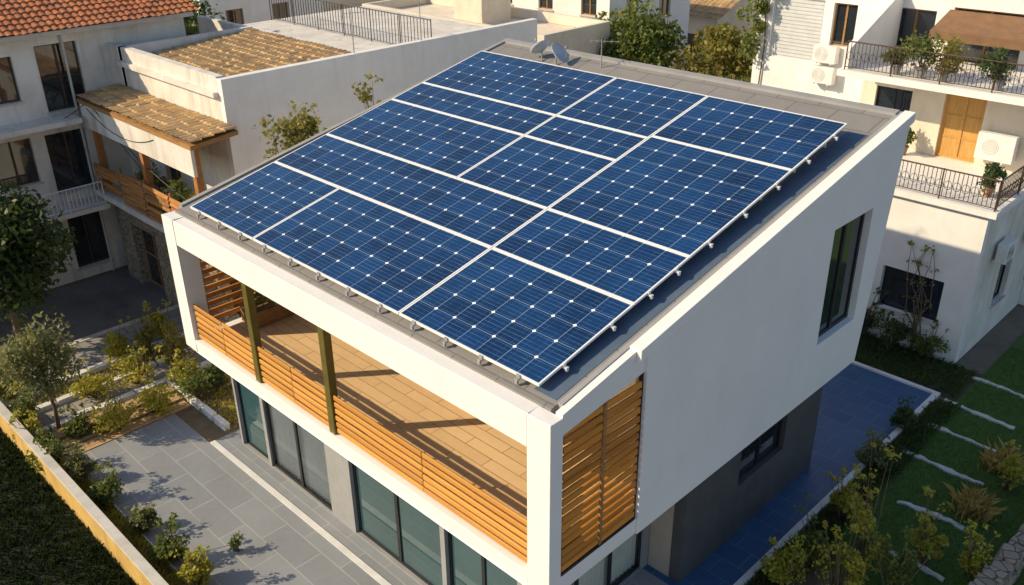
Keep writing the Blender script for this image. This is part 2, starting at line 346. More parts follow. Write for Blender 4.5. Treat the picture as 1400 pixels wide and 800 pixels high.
def tree(name, label, loc, h_, rx, ch, nc, nl, ls, lm, tr=.12, group=None, cat='tree'):
    SEED[0] += 1; rng = np.random.default_rng(SEED[0]); root = thing(name, label, cat, loc, group); L0 = np.array(loc, float)
    cc = L0+np.array([0, 0, h_-ch/2]); cs = clumps(rng, cc, rx, ch/2, nc); m = MB()
    tp = L0+np.array([rng.normal()*.1*h_*.3, rng.normal()*.1*h_*.3, h_-ch*.75]); md = (L0+tp)/2+np.array([rng.normal()*.08, rng.normal()*.08, 0])*h_*.2
    m.path([L0, md, tp, cc+np.array([0, 0, ch*.2])], [tr, tr*.8, tr*.65, tr*.2], 8)
    for c in cs:
        st = tp+(cc-tp)*rng.random()*.7; mm = (st+c)/2+np.array([0, 0, -.06*h_*rng.random()]); m.path([st, mm, c], [tr*.38, tr*.22, tr*.06], 5)
    m.build('trunk', bark, root, smooth=True); leaves('crown', fill(rng, cs, rx*.42, nl), ls, lm, root, SEED[0]); return root
def shrub(name, label, loc, h_, rx, nc, nl, ls, lm, group=None, cat='shrub', sparse=1.):
    SEED[0] += 1; rng = np.random.default_rng(SEED[0]); root = thing(name, label, cat, loc, group); L0 = np.array(loc, float)
    cs = clumps(rng, L0+np.array([0, 0, h_*.52]), rx, h_*.5, nc); m = MB()
    for i in range(5): cs.append(L0+np.array([rng.normal()*rx*.45, rng.normal()*rx*.45, h_*(.95+.3*rng.random())]))
    for c in cs: m.path([L0+rng.normal(size=3)*np.array([.06, .06, 0]), (L0+c)/2+np.array([rng.normal()*.05, rng.normal()*.05, 0]), c], [.022, .015, .005], 4)
    m.build('stem', bark, root); pts = fill(rng, cs[:-5], max(.16, rx*.42)*sparse, nl); pts = np.concatenate([pts, fill(rng, cs[-5:], .13, 16)]); pts[:, 2] = np.maximum(pts[:, 2], L0[2]+.03)
    leaves('foliage', pts, ls, lm, root, SEED[0]); return root
def blades(name, pos, h_, mat, parent=None, seed=0, lean=.35, wd=.02):
    rng = np.random.default_rng(seed); n = len(pos); o0 = np.array(ORG[parent.name]) if parent else np.zeros(3); P = np.asarray(pos, float)-o0
    ang = rng.random(n)*6.283; d = np.stack([np.cos(ang), np.sin(ang), np.zeros(n)], 1); hh = h_*(.5+.7*rng.random(n))[:, None]; s = np.stack([-d[:, 1], d[:, 0], d[:, 2]], 1)*wd
    z = np.array([0, 0, 1.]); k = lean*rng.random(n)[:, None]
    vs = np.stack([P-s, P+s, P+z*hh*.6+d*hh*k*.4+s*.7, P+z*hh*(1-.3*k)+d*hh*k], 1).reshape(-1, 3)
    me = bpy.data.meshes.new(name); me.from_pydata(vs.tolist(), [], np.arange(4*n).reshape(-1, 4).tolist()); me.materials.append(mat)
    o = bpy.data.objects.new(name, me); COL.objects.link(o)
    if parent: o.parent = parent
    return o
def tuft(label, loc, h_, n, mat, group=None, name='ornamental_grass', spread=.2):
    SEED[0] += 1; rng = np.random.default_rng(SEED[0]); r = thing(name, label, 'grass clump', loc, group)
    pos = np.array(loc)+np.concatenate([rng.normal(size=(n, 2))*spread, np.zeros((n, 1))], 1); blades('blades', pos, h_, mat, r, SEED[0], .8, .012); return r
def pot_plant(label, loc, h_, rx, lm, group=None, pr=.16, pm=None):
    SEED[0] += 1; rng = np.random.default_rng(SEED[0]); r = thing('potted_plant', label, 'potted plant', loc, group); L0 = V(loc); m = MB()
    m.path([L0, L0+V((0, 0, .05)), L0+V((0, 0, .28)), L0+V((0, 0, .28)), L0+V((0, 0, .33))], [pr*.7, pr*.72, pr, pr*1.12, pr*1.12], 12); m.build('pot', pm or clay, r)
    L1 = np.array(loc)+np.array([0, 0, .3]); cs = clumps(rng, L1+np.array([0, 0, h_*.45]), rx, h_*.55, 11); s = MB()
    for c in cs: s.path([L1, (L1+c)/2, c], [.018, .012, .005], 4)
    s.build('stem', bark, r); leaves('foliage', fill(rng, cs, rx*.5, 60), .12, lm, r, SEED[0]); return r
# ================================================================== SETTING
def sheet(x0, x1, y0, y1, z): return MB().quad((x0, y0, z), (x1, y0, z), (x1, y1, z), (x0, y1, z))
struct('ground', sheet(-400, 400, -400, 400, -.02), dirt)
struct('street', sheet(-27.2, -22.4, -60, 60, .0), asphalt)
struct('kerb', MB().box(-22.4, -22.15, -60, 60, -.05, .12), kerbm)
struct('pavement', MB().box(-22.15, -20.2, -60, 5, -.05, .1), walk_m)
struct('path_edge', MB().box(-20.2, -19.95, -3.3, 5, -.05, .16), borderm)
struct('garden_bed', sheet(-19.95, -12.9, -3.3, 5.0, .006), soil)
struct('garden_path', MB().box(-18.75, -17.75, -3.3, 4.6, -.05, .05), walk_m)
m = MB()
for i in range(12):
    m.box(-17.74+random.uniform(-.02, .02), -17.52+random.uniform(-.02, .02), -3.2+i*.65, -2.6+i*.65-random.uniform(.0, .05), -.05, .14+random.uniform(0, .06))
    m.box(-18.98+random.uniform(-.02, .02), -18.77, -3.2+i*.65, -2.6+i*.65-random.uniform(.0, .05), -.05, .14+random.uniform(0, .06))
for i in range(5): m.box(-17.5+i*.75, -16.82+i*.75-random.uniform(0, .05), .98, 1.16, -.05, .18+random.uniform(0, .05))
for i in range(18): m.box(-15.7+i*.68, -15.08+i*.68-random.uniform(0, .04), -2.78, -2.752+.0, -.05, .1+random.uniform(0, .04))
struct('bed_edging', m, borderm)
struct('planting_strip', sheet(-15.75, 0, -3.35, -2.78, .008), soil)
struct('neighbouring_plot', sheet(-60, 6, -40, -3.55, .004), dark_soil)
struct('patio', MB().box(-15.75, 2, -2.75, .36, -.05, .05), patio_m)
struct('patio_edge_strip', MB().box(-13.6, 2, .36, .52, -.05, .065), borderm)
struct('terrace_strip', MB().box(-13.6, 2, .52, 5, -.05, .045), patio_m)
struct('side_paving', MB().box(-3.2, .25, 5, 17.2, -.05, .04), pave_m)
struct('paving_border', MB().box(.25, .42, 3, 17.35, -.05, .1).box(-3.4, .25, 17.2, 17.35, -.05, .1), borderm)
struct('lawn', sheet(.9, 9, 8, 40, .004), lawn_m)
struct('side_garden_bed', sheet(.42, 9, -1, 8, .005), soil)
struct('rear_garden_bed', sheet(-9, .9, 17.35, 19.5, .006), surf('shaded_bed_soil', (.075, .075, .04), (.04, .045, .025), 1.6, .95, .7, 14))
struct('back_lane', sheet(-30, -12, 20.5, 24, .004), asphalt)
# ================================================================== MAIN HOUSE
W, zt, s_, L = 13.0, 7.365, .207, 12.015
zo, zf, zb = 6.71, 4.05, 3.70
H = thing('modern_house', 'white modern house with sloping solar roof and timber railed balcony', 'house', (-6.5, 6, 0))
m = MB(); m.box(-13, -12.42, 0, .5, zb, zt); m.box(-.55, -.03, 0, .3, zb, zt); m.box(-12.42, -.55, 0, .45, zo, zt); m.box(-12.42, -.55, 0, .45, zb, zf)
m.build('front_frame', white_clean, H, bevel=.012)
rz = lambda y: zt+s_*y
CW = .24
Y1 = 2.42
FX0 = -.20   # inner edge of the white coping
MB().slope(-12.86, -CW-.06, .3, L-.22, rz(.3)-.29, rz(L)-.33, rz(.3)-.02, rz(L-.22)-.02).build('roof', roof_m, H)
MB().slope(-.86, -.37, .5, 10.7, rz(.5)-.05, rz(10.7)-.05, rz(.5)-.012, rz(10.7)-.012).build('panel_shadow_strip', shadow_blue, H)  # painted shadow: strip coloured like the shade the panels cast on the roof
m = MB(); m.slope(-13, -12.86, .5, L, rz(.5)-.7, rz(L)-.7, rz(.5)+.03, rz(L)+.03); m.slope(-12.86, -.3, L-.22, L, rz(L)-.6, rz(L)-.6, rz(L)+.0, rz(L)+.03); m.build('roof_edge', mid_grey, H)
MB().slope(FX0, .06, Y1-.28, L+.03, rz(Y1-.28)-.2, rz(L+.03)-.2, rz(Y1-.28)+.035, rz(L+.03)+.035).build('roof_fascia', white_clean, H, bevel=.012)
MB().slope(-.30, FX0-.002, .46, L-.002, rz(.46)-.2, rz(L)-.2, rz(.46)+.004, rz(L)+.004).build('roof_coping', coping_grey, H)
m = MB(); m.slope(-13, -12.72, 4.3, 11.2, zb, zb, rz(4.3)-.7, rz(11.2)-.7); m.build('wall', white, H)
def warp(p):
    y, z = p.y, p.z
    if z > 9: z = rz(y)-.2
    else: z = min(z, rz(y)-.5)
    if y > 11.5: y = y-.75*max(0, (9.8-z)/6.1)
    return V((p.x, y, z))
m = MB(); m.wall((0, Y1, zb), Y_, X_, L-Y1, 9.5-zb, [(8.95-Y1, 10.77-Y1, 5.08-zb, 7.93-zb)], CW, warp)
m.build('side_wall', white_clean, H, bevel=.01)
window(H, (0, 8.95, 5.08), Y_, X_, 1.82, 2.85, mull=1, recess=.17, fw=.09, pm=glass_dark)
m = MB(); m.slope(FX0+.002, -.05, .3, Y1-.285, 7.02, 7.25, rz(.3)-.015, rz(Y1-.285)-.015); m.slope(-.36, -.05, Y1-.285, Y1, 7.25, 7.28, rz(Y1-.285)-.204, rz(Y1)-.204); m.slope(-.36, FX0+.002, .3, Y1-.285, 7.02, 7.25, rz(.3)-.21, rz(Y1-.285)-.21); m.build('side_beam', white_clean, H)
m = MB(); m.box(-.36, -.04, .3, Y1, zb, 4.06); m.build('side_sill', white_clean, H, bevel=.01)
m = MB(); m.box(-.14, -.07, .3, .33, 4.06, 7.02); m.slope(-.14, -.07, Y1-.05, Y1-.003, 4.06, 4.06, 7.27, 7.275); m.box(-.14, -.04, .33, Y1-.05, 4.06, 4.12); m.box(-.34, -.30, .33, Y1-.05, 4.06, 4.5)
fr = m.build('screen_frame', dark_metal, H)
for (a, b) in ((.34, 1.32), (1.40, Y1-.06)):
    m = MB(); z = 4.15
    while z < 7.1:
        d = random.uniform(-.006, .006); f = random.uniform(-.007, .007)-.02
        m.hexa([(-.075+f, a, z+d), (-.03+f, a, z+d-.015), (-.03+f, b, z-d-.015), (-.075+f, b, z-d), (-.075+f, a, z+.115+d), (-.03+f, a, z+.10+d), (-.03+f, b, z+.10-d), (-.075+f, b, z+.115-d)])
        z += .178
    m.build('slat_panel', wood_side, fr, bevel=.012, merge=False)
m = MB(); m.box(-.10, -.035, 1.325, 1.395, 4.12, 7.12); m.build('divider', oldwood, fr)
# balcony
MB().box(-12.95, -CW-.01, .46, 11.1, 3.72, 3.9).build('floor_slab', white, H)
MB().box(-12.42, -.37, .452, 4.2, 3.901, 4.06).build('balcony_floor', deck_m, H)
m = MB(); m.wall((-12.72, 4.2, 4.06), X_, NY_, 12.2, 4.0, [(1, 4.4, 0, 2.3), (6, 10.5, 0, 2.3)], .2); m.build('balcony_wall', cream, H)
window(H, (-11.72, 4.2, 4.06), X_, NY_, 3.4, 2.3, 2, name='balcony_door'); window(H, (-6.72, 4.2, 4.06), X_, NY_, 4.5, 2.3, 2, name='balcony_door')
for x in (-9.45, -6.45): MB().box(x-.1, x+.1, .06, .24, zf, zo).build('balcony_post', olive, H, bevel=.006)
for (a, b) in ((-12.4, -9.57), (-9.33, -6.57), (-6.33, -.57)):
    m = MB()
    for i in range(6):
        zz = 4.10+i*.168; k = max(2, round((b-a)/2.9))
        for j in range(k):
            d = random.uniform(-.005, .005); xa_, xb_ = a+(b-a)*j/k+.004, a+(b-a)*(j+1)/k-.004
            m.hexa([(xa_, .10+d, zz+d), (xb_, .10+d, zz-d), (xb_, .145+d, zz-d), (xa_, .145+d, zz+d), (xa_, .10+d, zz+.118+d), (xb_, .10+d, zz+.118-d), (xb_, .145+d, zz+.118-d), (xa_, .145+d, zz+.118+d)])
    p = m.build('railing_panel', wood, H, merge=False, bevel=.02); n = max(2, round((b-a)/1.45))
    for i in range(n+1):
        x = a+.12+(b-a-.24)*i/n; MB().box(x-.022, x+.022, .155, .2, zf, 5.03).build('rail_post', oldwood, p)
m = MB()
for i in range(11): m.box(-12.9, -12.85, .55, 4.1, 4.15+i*.23, 4.27+i*.23)
for y in (.6, 2.3, 4.0): m.box(-12.97, -12.902, y-.04, y+.04, zf-.1, 6.72)
m.build('side_slat_screen', wood_side, H, merge=False)
# ground floor
m = MB(); m.wall((-12.9, 1.0, 0.03), X_, NY_, 11.3, 3.68, [(.1, 1.45, .05, 2.65), (1.6, 4.45, .05, 2.65), (5.45, 8.75, .05, 2.65), (8.9, 11.1, .05, 2.65)], .25); m.build('ground_floor_wall', mid_grey, H)
window(H, (-12.8, 1, .08), X_, NY_, 1.35, 2.6, 0, recess=.1, pm=glass_teal, name='glass_door')
window(H, (-11.3, 1, .08), X_, NY_, 2.85, 2.6, 1, recess=.06, pm=clear, curtain=True, name='glass_door', fw=.08)
window(H, (-7.45, 1, .08), X_, NY_, 3.3, 2.6, 1, recess=.1, pm=glass_teal, name='glass_door', fw=.09)
window(H, (-4.0, 1, .08), X_, NY_, 2.2, 2.6, 1, recess=.1, pm=glass_teal, name='glass_door', fw=.08)
m = MB(); m.wall((-.7, 5.2, .03), Y_, X_, 6.1, 3.68, [(2.2, 4.3, 1.55, 3.25)], .3); m.build('side_cladding', grey_wall, H)
window(H, (-.7, 7.4, 1.58), Y_, X_, 2.1, 1.7, 1, 1, recess=.12, fw=.08)
MB().box(-1.6, -1.002, 5.2, 5.5, .03, 3.71).build('porch_wall', beige, H)
m = MB(); m.wall((-1.6, 1.26, .03), Y_, X_, 3.93, 3.68, [(.3, 3.7, .05, 2.7)], .2); m.build('porch_side_wall', mid_grey, H)
window(H, (-1.6, 1.56, .08), Y_, X_, 3.4, 2.65, 2, recess=.06, pm=clear, curtain=True, name='glass_door', fw=.07)
m = MB(); m.box(-12.9, -12.6, 1.26, 11.3, .03, 3.71); m.box(-12.6, -1.0, 11.0, 11.3, .03, 3.71); m.box(-12.72, -CW-.01, 10.7, 11.0, 3.91, 9.3); m.build('rear_wall', white, H)
# things on the balcony
B = thing('wooden_bench', 'low slatted wooden bench on the tan balcony floor', 'bench', (-5.3, 2.9, 4.06)); b0 = V((-5.3, 2.9, 4.06))
m = MB()
for i in range(4): m.box(b0.x-1.2, b0.x+1.2, b0.y-.24+i*.125, b0.y-.14+i*.125, b0.z+.36, b0.z+.40)
m.build('seat', wood, B)
for sx in (-1.05, 1.05):
    for sy in (-.2, .2): MB().box(b0.x+sx-.04, b0.x+sx+.04, b0.y+sy-.04, b0.y+sy+.04, b0.z, b0.z+.358).build('leg', wood, B)
P = thing('planter_box', 'long wooden planter box with greenery at left end of balcony', 'planter', (-12.1, 2.4, 4.06))
m = MB(); m.box(-12.5, -11.75, 1.4, 1.45, 4.07, 4.5); m.box(-12.5, -11.75, 3.35, 3.4, 4.07, 4.5); m.box(-12.5, -12.45, 1.45, 3.35, 4.07, 4.5); m.box(-11.8, -11.75, 1.45, 3.35, 4.07, 4.5); m.build('box', oldwood, P)
MB().box(-12.45, -11.8, 1.45, 3.35, 4.08, 4.42).build('soil', soil, P)
rng = np.random.default_rng(3); leaves('foliage', fill(rng, [np.array([-12.1, y, 4.75+rng.random()*.3]) for y in (1.6, 2.0, 2.5, 2.9, 3.2)], .32, 90), .13, lf_aut, P, 5)
# ------------------------------------------------------------------ solar panels
HP, SP = zt+.15, .227
pn = V((0, -SP, 1)).normalized(); pv = V((0, 1, SP)).normalized()
def panel(label, x0, x1, y0, y1, nx, ny, right=False, front=False):
    g = .012; x0 += g; x1 -= g; y0 += g; y1 -= g
    O = V((x0, y0, HP+SP*y0)); lw = x1-x0; ll = (y1-y0)*math.sqrt(1+SP*SP); root = thing('solar_panel', label, 'solar panel', V((x0, y0, rz(y0))), 'solar panels covering the sloping roof')
    e = .032; m = MB()
    for (a, b, c, d) in ((0, lw, 0, e), (0, lw, ll-e, ll), (0, e, e, ll-e), (lw-e, lw, e, ll-e)): m.loc(O, X_, pn, a, b, c, d, -.045, 0, pv)
    m.build('frame', alu, root)
    P = lambda a, b, n=-.006: O+X_*a+pv*b+pn*n
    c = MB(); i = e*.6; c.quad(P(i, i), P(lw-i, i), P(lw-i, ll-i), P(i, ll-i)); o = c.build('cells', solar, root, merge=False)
    uv = o.data.uv_layers.new(name='UVMap'); o0 = ORG[root.name]
    for lp in o.data.loops:
        q = o.data.vertices[lp.vertex_index].co + o0 - O; uv.data[lp.index].uv = (q.x/lw*nx, q.dot(pv)/ll*ny)
    bk = MB(); bk.quad(P(i, i, -.04), P(lw-i, i, -.04), P(lw-i, ll-i, -.04), P(i, ll-i, -.04)); bk.build('back_sheet', kerbm, root)
    for f in (.22, .78):
        r = MB(); r.loc(O, X_, pn, .0, lw-.05, ll*f-.025, ll*f+.025, -.1, -.047, pv)
        for xx in (.2, lw-.25): r.box(x0+xx, x0+xx+.06, y0+(y1-y0)*f-.03, y0+(y1-y0)*f+.03, rz(y0+(y1-y0)*f)-.02, HP+SP*(y0+(y1-y0)*f)-.09)
        r.build('mounting_rail', alu, root)
    def br(x, y, ax):
        zp = HP+SP*y; m = MB()
        if ax == 'x': m.box(x, x+.085, y-.035, y+.035, zp-.075, zp-.045); m.box(x, x+.02, y-.035, y+.035, zp-.045, zp+.012); m.box(x+.04, x+.085, y-.025, y+.025, zp-.12, zp-.075)
        else: m.box(x-.04, x+.04, y-.07, y, zp-.075, zp-.05); m.box(x-.04, x+.04, y-.02, y, zp-.05, zp+.01); m.box(x-.025, x+.025, y-.07, y-.03, zp-.15, zp-.075)
        m.build('mounting_bracket', plastic if ax == 'x' else mid_grey, root)
    if right:
        k = max(2, round((y1-y0)/1.0))
        for j in range(k): br(x1+.002, y0+(y1-y0)*(j+.5)/k, 'x')
    if front:
        k = max(2, round(lw/.95))
        for j in range(k): br(x0+lw*(j+.5)/k, y0-.002, 'y')
xa, xm, x2, x1, xr = -12.33, -9.45, -7.15, -4.3, -.70
r0, r1, r2, r3, r4, r5 = .44, 2.89, 4.53, 6.78, 7.93, 10.31
panel('solar panel at the front left corner of the roof', xa, xm, r0, r1, 6, 5, front=True)
panel('wide solar panel second from left along the front eave', xm, x1, r0, r1, 10, 5, front=True)
panel('solar panel at the front right corner nearest the slatted screen', x1, xr, r0, r1, 7, 5, right=True, front=True)
panel('widest solar panel, left side of the second row from the eave', xa, x1, r1, r2, 16, 3)
panel('solar panel on the right edge, second row from the eave', x1, xr, r1, r2, 7, 3, right=True)
panel('solar panel on the left edge, third row from the eave', xa, x2, r2, r3, 10, 4)
panel('middle column solar panel in the third row from the eave', x2, x1, r2, r3, 6, 4)
panel('narrow left solar panel, fourth row from the eave', xa, x2, r3, r4, 10, 2)
panel('smallest solar panel, narrow one in the middle column', x2, x1, r3, r4, 6, 2)
panel('large solar panel at the rear left corner of the roof', xa, x2, r4, r5, 10, 5)
panel('middle column solar panel at the rear of the roof', x2, x1, r4, r5, 6, 5)
panel('tallest solar panel, on the right edge above mid roof', x1, xr, r2, 8.05, 7, 7, right=True)
panel('solar panel at the rear right corner of the roof', x1, xr, 8.05, r5, 7, 4, right=True)
# ------------------------------------------------------------------ dishes, antennas
def dish(label, base, az, r=.42, hgt=.55, tilt=.45, group='satellite dishes on the main roof'):
    root = thing('satellite_dish', label, 'satellite dish', base, group); b = V(base); m = MB(); m.path([b, b+V((0, 0, hgt))], .025, 8); m.box(b.x-.12, b.x+.12, b.y-.12, b.y+.12, b.z, b.z+.02); m.build('mast', mid_grey, root)
    ax = V((math.cos(az), math.sin(az), tilt)).normalized(); a = ax.cross(V((0, 0, 1))).normalized(); c = a.cross(ax); ct = b+V((0, 0, hgt))+ax*.05
    d = MB(); d.v.append(tuple(ct))
    for k in range(1, 6):
        q = r*k/5
        for j in range(24):
            t = 2*math.pi*j/24; d.v.append(tuple(ct+a*(q*math.cos(t))+c*(q*1.08*math.sin(t))+ax*(q*q*.45/r)))
    for j in range(24): d.f.append((0, 1+j, 1+(j+1) % 24))
    for k in range(4):
        for j in range(24): d.f.append((1+k*24+j, 1+(k+1)*24+j, 1+(k+1)*24+(j+1) % 24, 1+k*24+(j+1) % 24))
    o = d.build('dish', dishm, root, smooth=True); sd = o.modifiers.new('solid', 'SOLIDIFY'); sd.thickness = .012
    MB().path([ct-c*r*.95+ax*.15, ct+ax*.4], .012, 6).path([ct+ax*.36, ct+ax*.45], .03, 8).build('feed_arm', mid_grey, root)
dish('left grey satellite dish on the rear edge of the solar roof', (-10.7, 11.2, rz(11.2)-.02), 2.9, .3, .22, 1.0)
dish('right grey satellite dish on the rear edge of the solar roof', (-10.05, 11.1, rz(11.1)-.02), .2, .32, .22, .9)
def antenna(label, base, h_, n=5, az=0):
    root = thing('antenna', label, 'antenna', base); b = V(base); MB().path([b, b+V((0, 0, h_))], [.022, .013], 6).build('mast', mid_grey, root); m = MB(); d = V((math.cos(az), math.sin(az), 0)); e = V((-d.y, d.x, 0))
    m.path([b+V((0, 0, h_*.92))-d*.35, b+V((0, 0, h_*.92))+d*.5], .01, 5)
    for i in range(n):
        q = b+V((0, 0, h_*.92))+d*(-.3+.75*i/(n-1)); m.path([q-e*(.28-.03*i), q+e*(.28-.03*i)], .007, 5)
    m.build('aerial', mid_grey, root)
antenna('thin television aerial beside dishes at rear of the solar roof', (-8.6, 11.4, rz(11.4)-.02), .8, 5, .6)
antenna('thin aerial on long white wall, the nearer of two', (-19.15, 10.5, 8.8), 1.5, 4, 1.1)
antenna('thin aerial on long white wall, the farther of two', (-19.15, 13.6, 8.8), 1.7, 4, .3)
# ================================================================== LEFT HOUSE
def px_wins(pl, val, org, items):
    out = []
    for (u, v, w_, h_, *o) in items:
        p = GX(u, v, val) if pl == 'X' else GY(u, v, val); a = (p.y if pl == 'X' else p.x)-org; out.append((a-w_/2, a+w_/2, p.z-h_/2, p.z+h_/2, o[0] if o else {}))
    return out
A = thing('terracotta_roof_house', 'white three storey house with terracotta tiled roof at far left', 'house', (-31, 1, 0)); FX = -27.5; Y0 = -6.0
wins = px_wins('X', FX, Y0, [(85, 105, 1.5, 2.4, dict(mull=1, rails=1)), (0, 112, 1.1, 1.6), (98, 220, 1.5, 2.3, dict(mull=1)), (22, 225, 1.4, 1.7), (122, 325, 1.3, 2.3), (20, 340, 1.6, 1.8)])
m = MB(); m.wall((FX, Y0, 0), Y_, X_, 8.4-Y0, 9.5, [q[:4] for q in wins], .3); m.build('wall', old_white, A)
for q in wins: window(A, (FX, Y0+q[0], q[2]), Y_, X_, q[1]-q[0], q[3]-q[2], recess=.16, sill=kerbm, fm=iron, **({'mull': 1} | q[4]))
MB().box(-36, FX-.3, Y0+.1, 8.3, 0, 9.45).build('body', old_white, A)
MB().box(-36.4, FX+.5, Y0-.3, 8.6, 9.46, 9.62).build('eaves', kerbm, A)
m = MB(); tile_roof(m, (FX+.65, Y0-.4, 9.62), Y_, V((-1, 0, .36)), 9.2-Y0, 5.6); tile_roof(m, (-37.1, Y0-.4, 9.62), Y_, V((1, 0, .36)), 9.2-Y0, 5.0); m.build('roof', terra, A, merge=False)
bz = GX(95, 292, -26.2).z; by0 = GX(42, 300, -26.2).y; by1 = GX(148, 275, -26.2).y
MB().box(FX+.002, -26.1, by0, by1, bz-.16, bz).build('balcony_slab', old_white, A)
railing(A, (-26.2, by0+.1, bz), (-26.2, by1-.1, bz), .9, plastic, .14, .012, name='balcony_railing')
cz_ = GX(50, 175, -26.6).z
MB().box(FX+.002, -26.4, Y0, GX(110, 165, -26.6).y, cz_-.1, cz_+.08).build('canopy_slab', old_white, A)
MB().path([(FX+.06, 3.6, 0), (FX+.06, 3.6, 9.45)], .05, 8).build('drain_pipe', kerbm, A)
# ================================================================== MIDDLE HOUSE (tan tiled roof, long white wall)
T = thing('tan_roof_house', 'white house with tan tiled roof and long blank side wall', 'house', (-22, 9, 0))
MB().box(-19.3, -19, 5.2, 19.8, 0, 8.8).build('side_wall', white, T)
fw_ = px_wins('Y', 5.2, -26.3, [(165, 205, 1.1, 2.1), (235, 225, 1.2, 2.1)])
m = MB(); m.wall((-26.3, 5.2, 0), X_, NY_, 6.98, 8.85, [q[:4] for q in fw_], .28); m.build('front_wall', old_white, T)
for q in fw_: window(T, (-26.3+q[0], 5.2, q[2]), X_, NY_, q[1]-q[0], q[3]-q[2], recess=.15, fm=oldwood)
m = MB(); m.box(-26.4, -19.3, 5.02, 5.195, 8.2, 8.36); m.build('cornice', old_white, T)
MB().box(-26.3, -19.302, 5.49, 10.7, 0, 8.3).build('body', old_white, T); MB().box(-26.5, -26.3, 5.2, 10.7, 0, 8.85).build('west_wall', old_white, T)
m = MB(); tile_roof(m, (-26.2, 5.55, 8.4), X_, V((0, 1, .07)), 6.8, 5.1, .27, .38, .055); m.build('roof', tan_tile, T, merge=False)
MB().box(-31, -19.302, 10.72, 19.8, 0, 8.1).build('rear_wing', old_white, T)
m = MB(); m.box(-31, -19.302, 10.722, 10.95, 8.1, 8.75); m.build('parapet', old_white, T)
railing(T, (-31, 14.4, 8.1), (-19.5, 14.4, 8.1), 1.3, dark_metal, .2, .018, name='roof_railing', posts=2)
CY = 3.6
m = MB(); tile_roof(m, (-27.0, CY-.1, 7.22), X_, V((0, 1, .09)), 8.7, 1.68, .27, .38, .055); m.build('canopy_roof', tan_tile, T, merge=False)
MB().slope(-27.0, -18.35, CY-.08, 5.19, 7.0, 7.16, 7.14, 7.3).build('canopy_slab', oldwood, T)
MB().box(-26.9, -18.45, CY-.06, CY+.06, 6.1, 6.998).build('terrace_parapet', old_white, T)
for x in (-26.5, -22.6, -18.75): MB().box(x-.12, x+.12, CY+.07, CY+.3, 3.62, 6.995).build('canopy_post', rustwood, T)
MB().box(-27.0, -18.4, CY-.15, 5.19, 3.4, 3.6).build('balcony_slab', old_white, T)
m = MB()
for i in range(8):
    for (a, b) in ((-26.8, -24.65), (-24.55, -22.7), (-22.6, -20.75), (-20.65, -18.6)):
        if random.random() < .12: continue
        d = random.uniform(-.05, .05); z = 3.66+i*.16; m.hexa([(a, CY-.09, z+d), (b, CY-.09, z-d), (b, CY-.06, z-d), (a, CY-.06, z+d), (a, CY-.05, z+.115+d), (b, CY-.05, z+.115-d), (b, CY-.02, z+.115-d), (a, CY-.02, z+.115+d)])
for x in (-24.6, -22.65, -20.7): m.box(x-.05, x+.05, CY-.018, CY+.035, 3.6, 5.0)
m.build('balcony_railing', rustwood, T, merge=False)
m = MB(); m.wall((-26.5, CY+.25, 0), X_, NY_, 7.8, 3.39, [(1.2, 3.2, 0, 2.6), (4.2, 6.2, 0, 2.6)], .4); m.build('stone_base', stone, T)
window(T, (-25.3, CY+.25, 0.01), X_, NY_, 2.0, 2.59, 1, 1, recess=.34, fm=oldwood, name='door'); window(T, (-22.3, CY+.25, .01), X_, NY_, 2.0, 2.59, 1, 1, recess=.34, fm=oldwood, name='door')
pot_plant('bushy potted plant on the middle house balcony, left of three', (-23.4, 4.3, 3.6), 1.5, .6, lf_olive, 'pots on the timber balcony')
pot_plant('green potted plant on the middle house balcony, centre of three', (-21.4, 4.1, 3.6), 1.4, .7, lf_mid, 'pots on the timber balcony')
pot_plant('leafy potted plant at right end of the middle house balcony', (-19.4, 4.0, 3.6), 1.8, .8, lf_aut, 'pots on the timber balcony')
def cable(label, p0, p1, sag):
    p0, p1 = V(p0), V(p1); pts = [p0.lerp(p1, t)-V((0, 0, sag*4*t*(1-t))) for t in np.linspace(0, 1, 14)]
    tag(MB().path(pts, .016, 5).build('cable', rubber), label, 'cable')
cable('black cable sagging from left house up to the tiled canopy', (-27.4, 2.0, 6.4), (-26.5, CY-.08, 7.0), .2)
cable('black cable drooping from the canopy to the main house wall', (-25.6, CY-.08, 7.0), (-13.02, 4.6, 5.4), 1.6)
cable('lower black cable hanging from canopy to main house wall', (-25.4, CY-.08, 6.95), (-13.02, 5.0, 4.4), 2.0)
cable('short black cable looping along the white terrace parapet', (-26.3, CY-.07, 6.9), (-21.0, CY-.07, 6.8), .5)
# ================================================================== RIGHT HOUSE
D = thing('balconied_house', 'white house with stacked railed balconies behind the garden at right', 'house', (-4, 24, 0))
q = px_wins('Y', 19.5, -9, [(1243, 402, 2.0, 1.5)])
m = MB(); m.wall((-9, 19.5, 0), X_, NY_, 9, 5.2, [k[:4] for k in q], .3); m.build('wall', white, D)
window(D, (-9+q[0][0], 19.5, q[0][2]), X_, NY_, 2.0, 1.5, 1, recess=.2, sill=kerbm)
m = MB(); m.wall((0, 19.802, 0), Y_, X_, 12, 5.2, [(2.2, 3.4, 1.2, 2.8), (5.4, 6.6, 1.2, 2.8)], .3); m.build('east_wall', old_white, D)
for a in (22.0, 25.2): window(D, (0, a, 1.2), Y_, X_, 1.2, 1.6, 1, recess=.15, sill=kerbm)
MB().box(-9.1, .25, 19.3, 23.49, 5.201, 5.4).build('terrace_slab', white, D)
railing(D, (-6.5, 19.42, 5.4), (.12, 19.42, 5.4), .95, iron, .13, .012, name='terrace_railing', ornate=True); railing(D, (.12, 19.55, 5.4), (.12, 23.3, 5.4), .95, iron, .13, .012, name='terrace_railing', ornate=True)
MX = -6.3
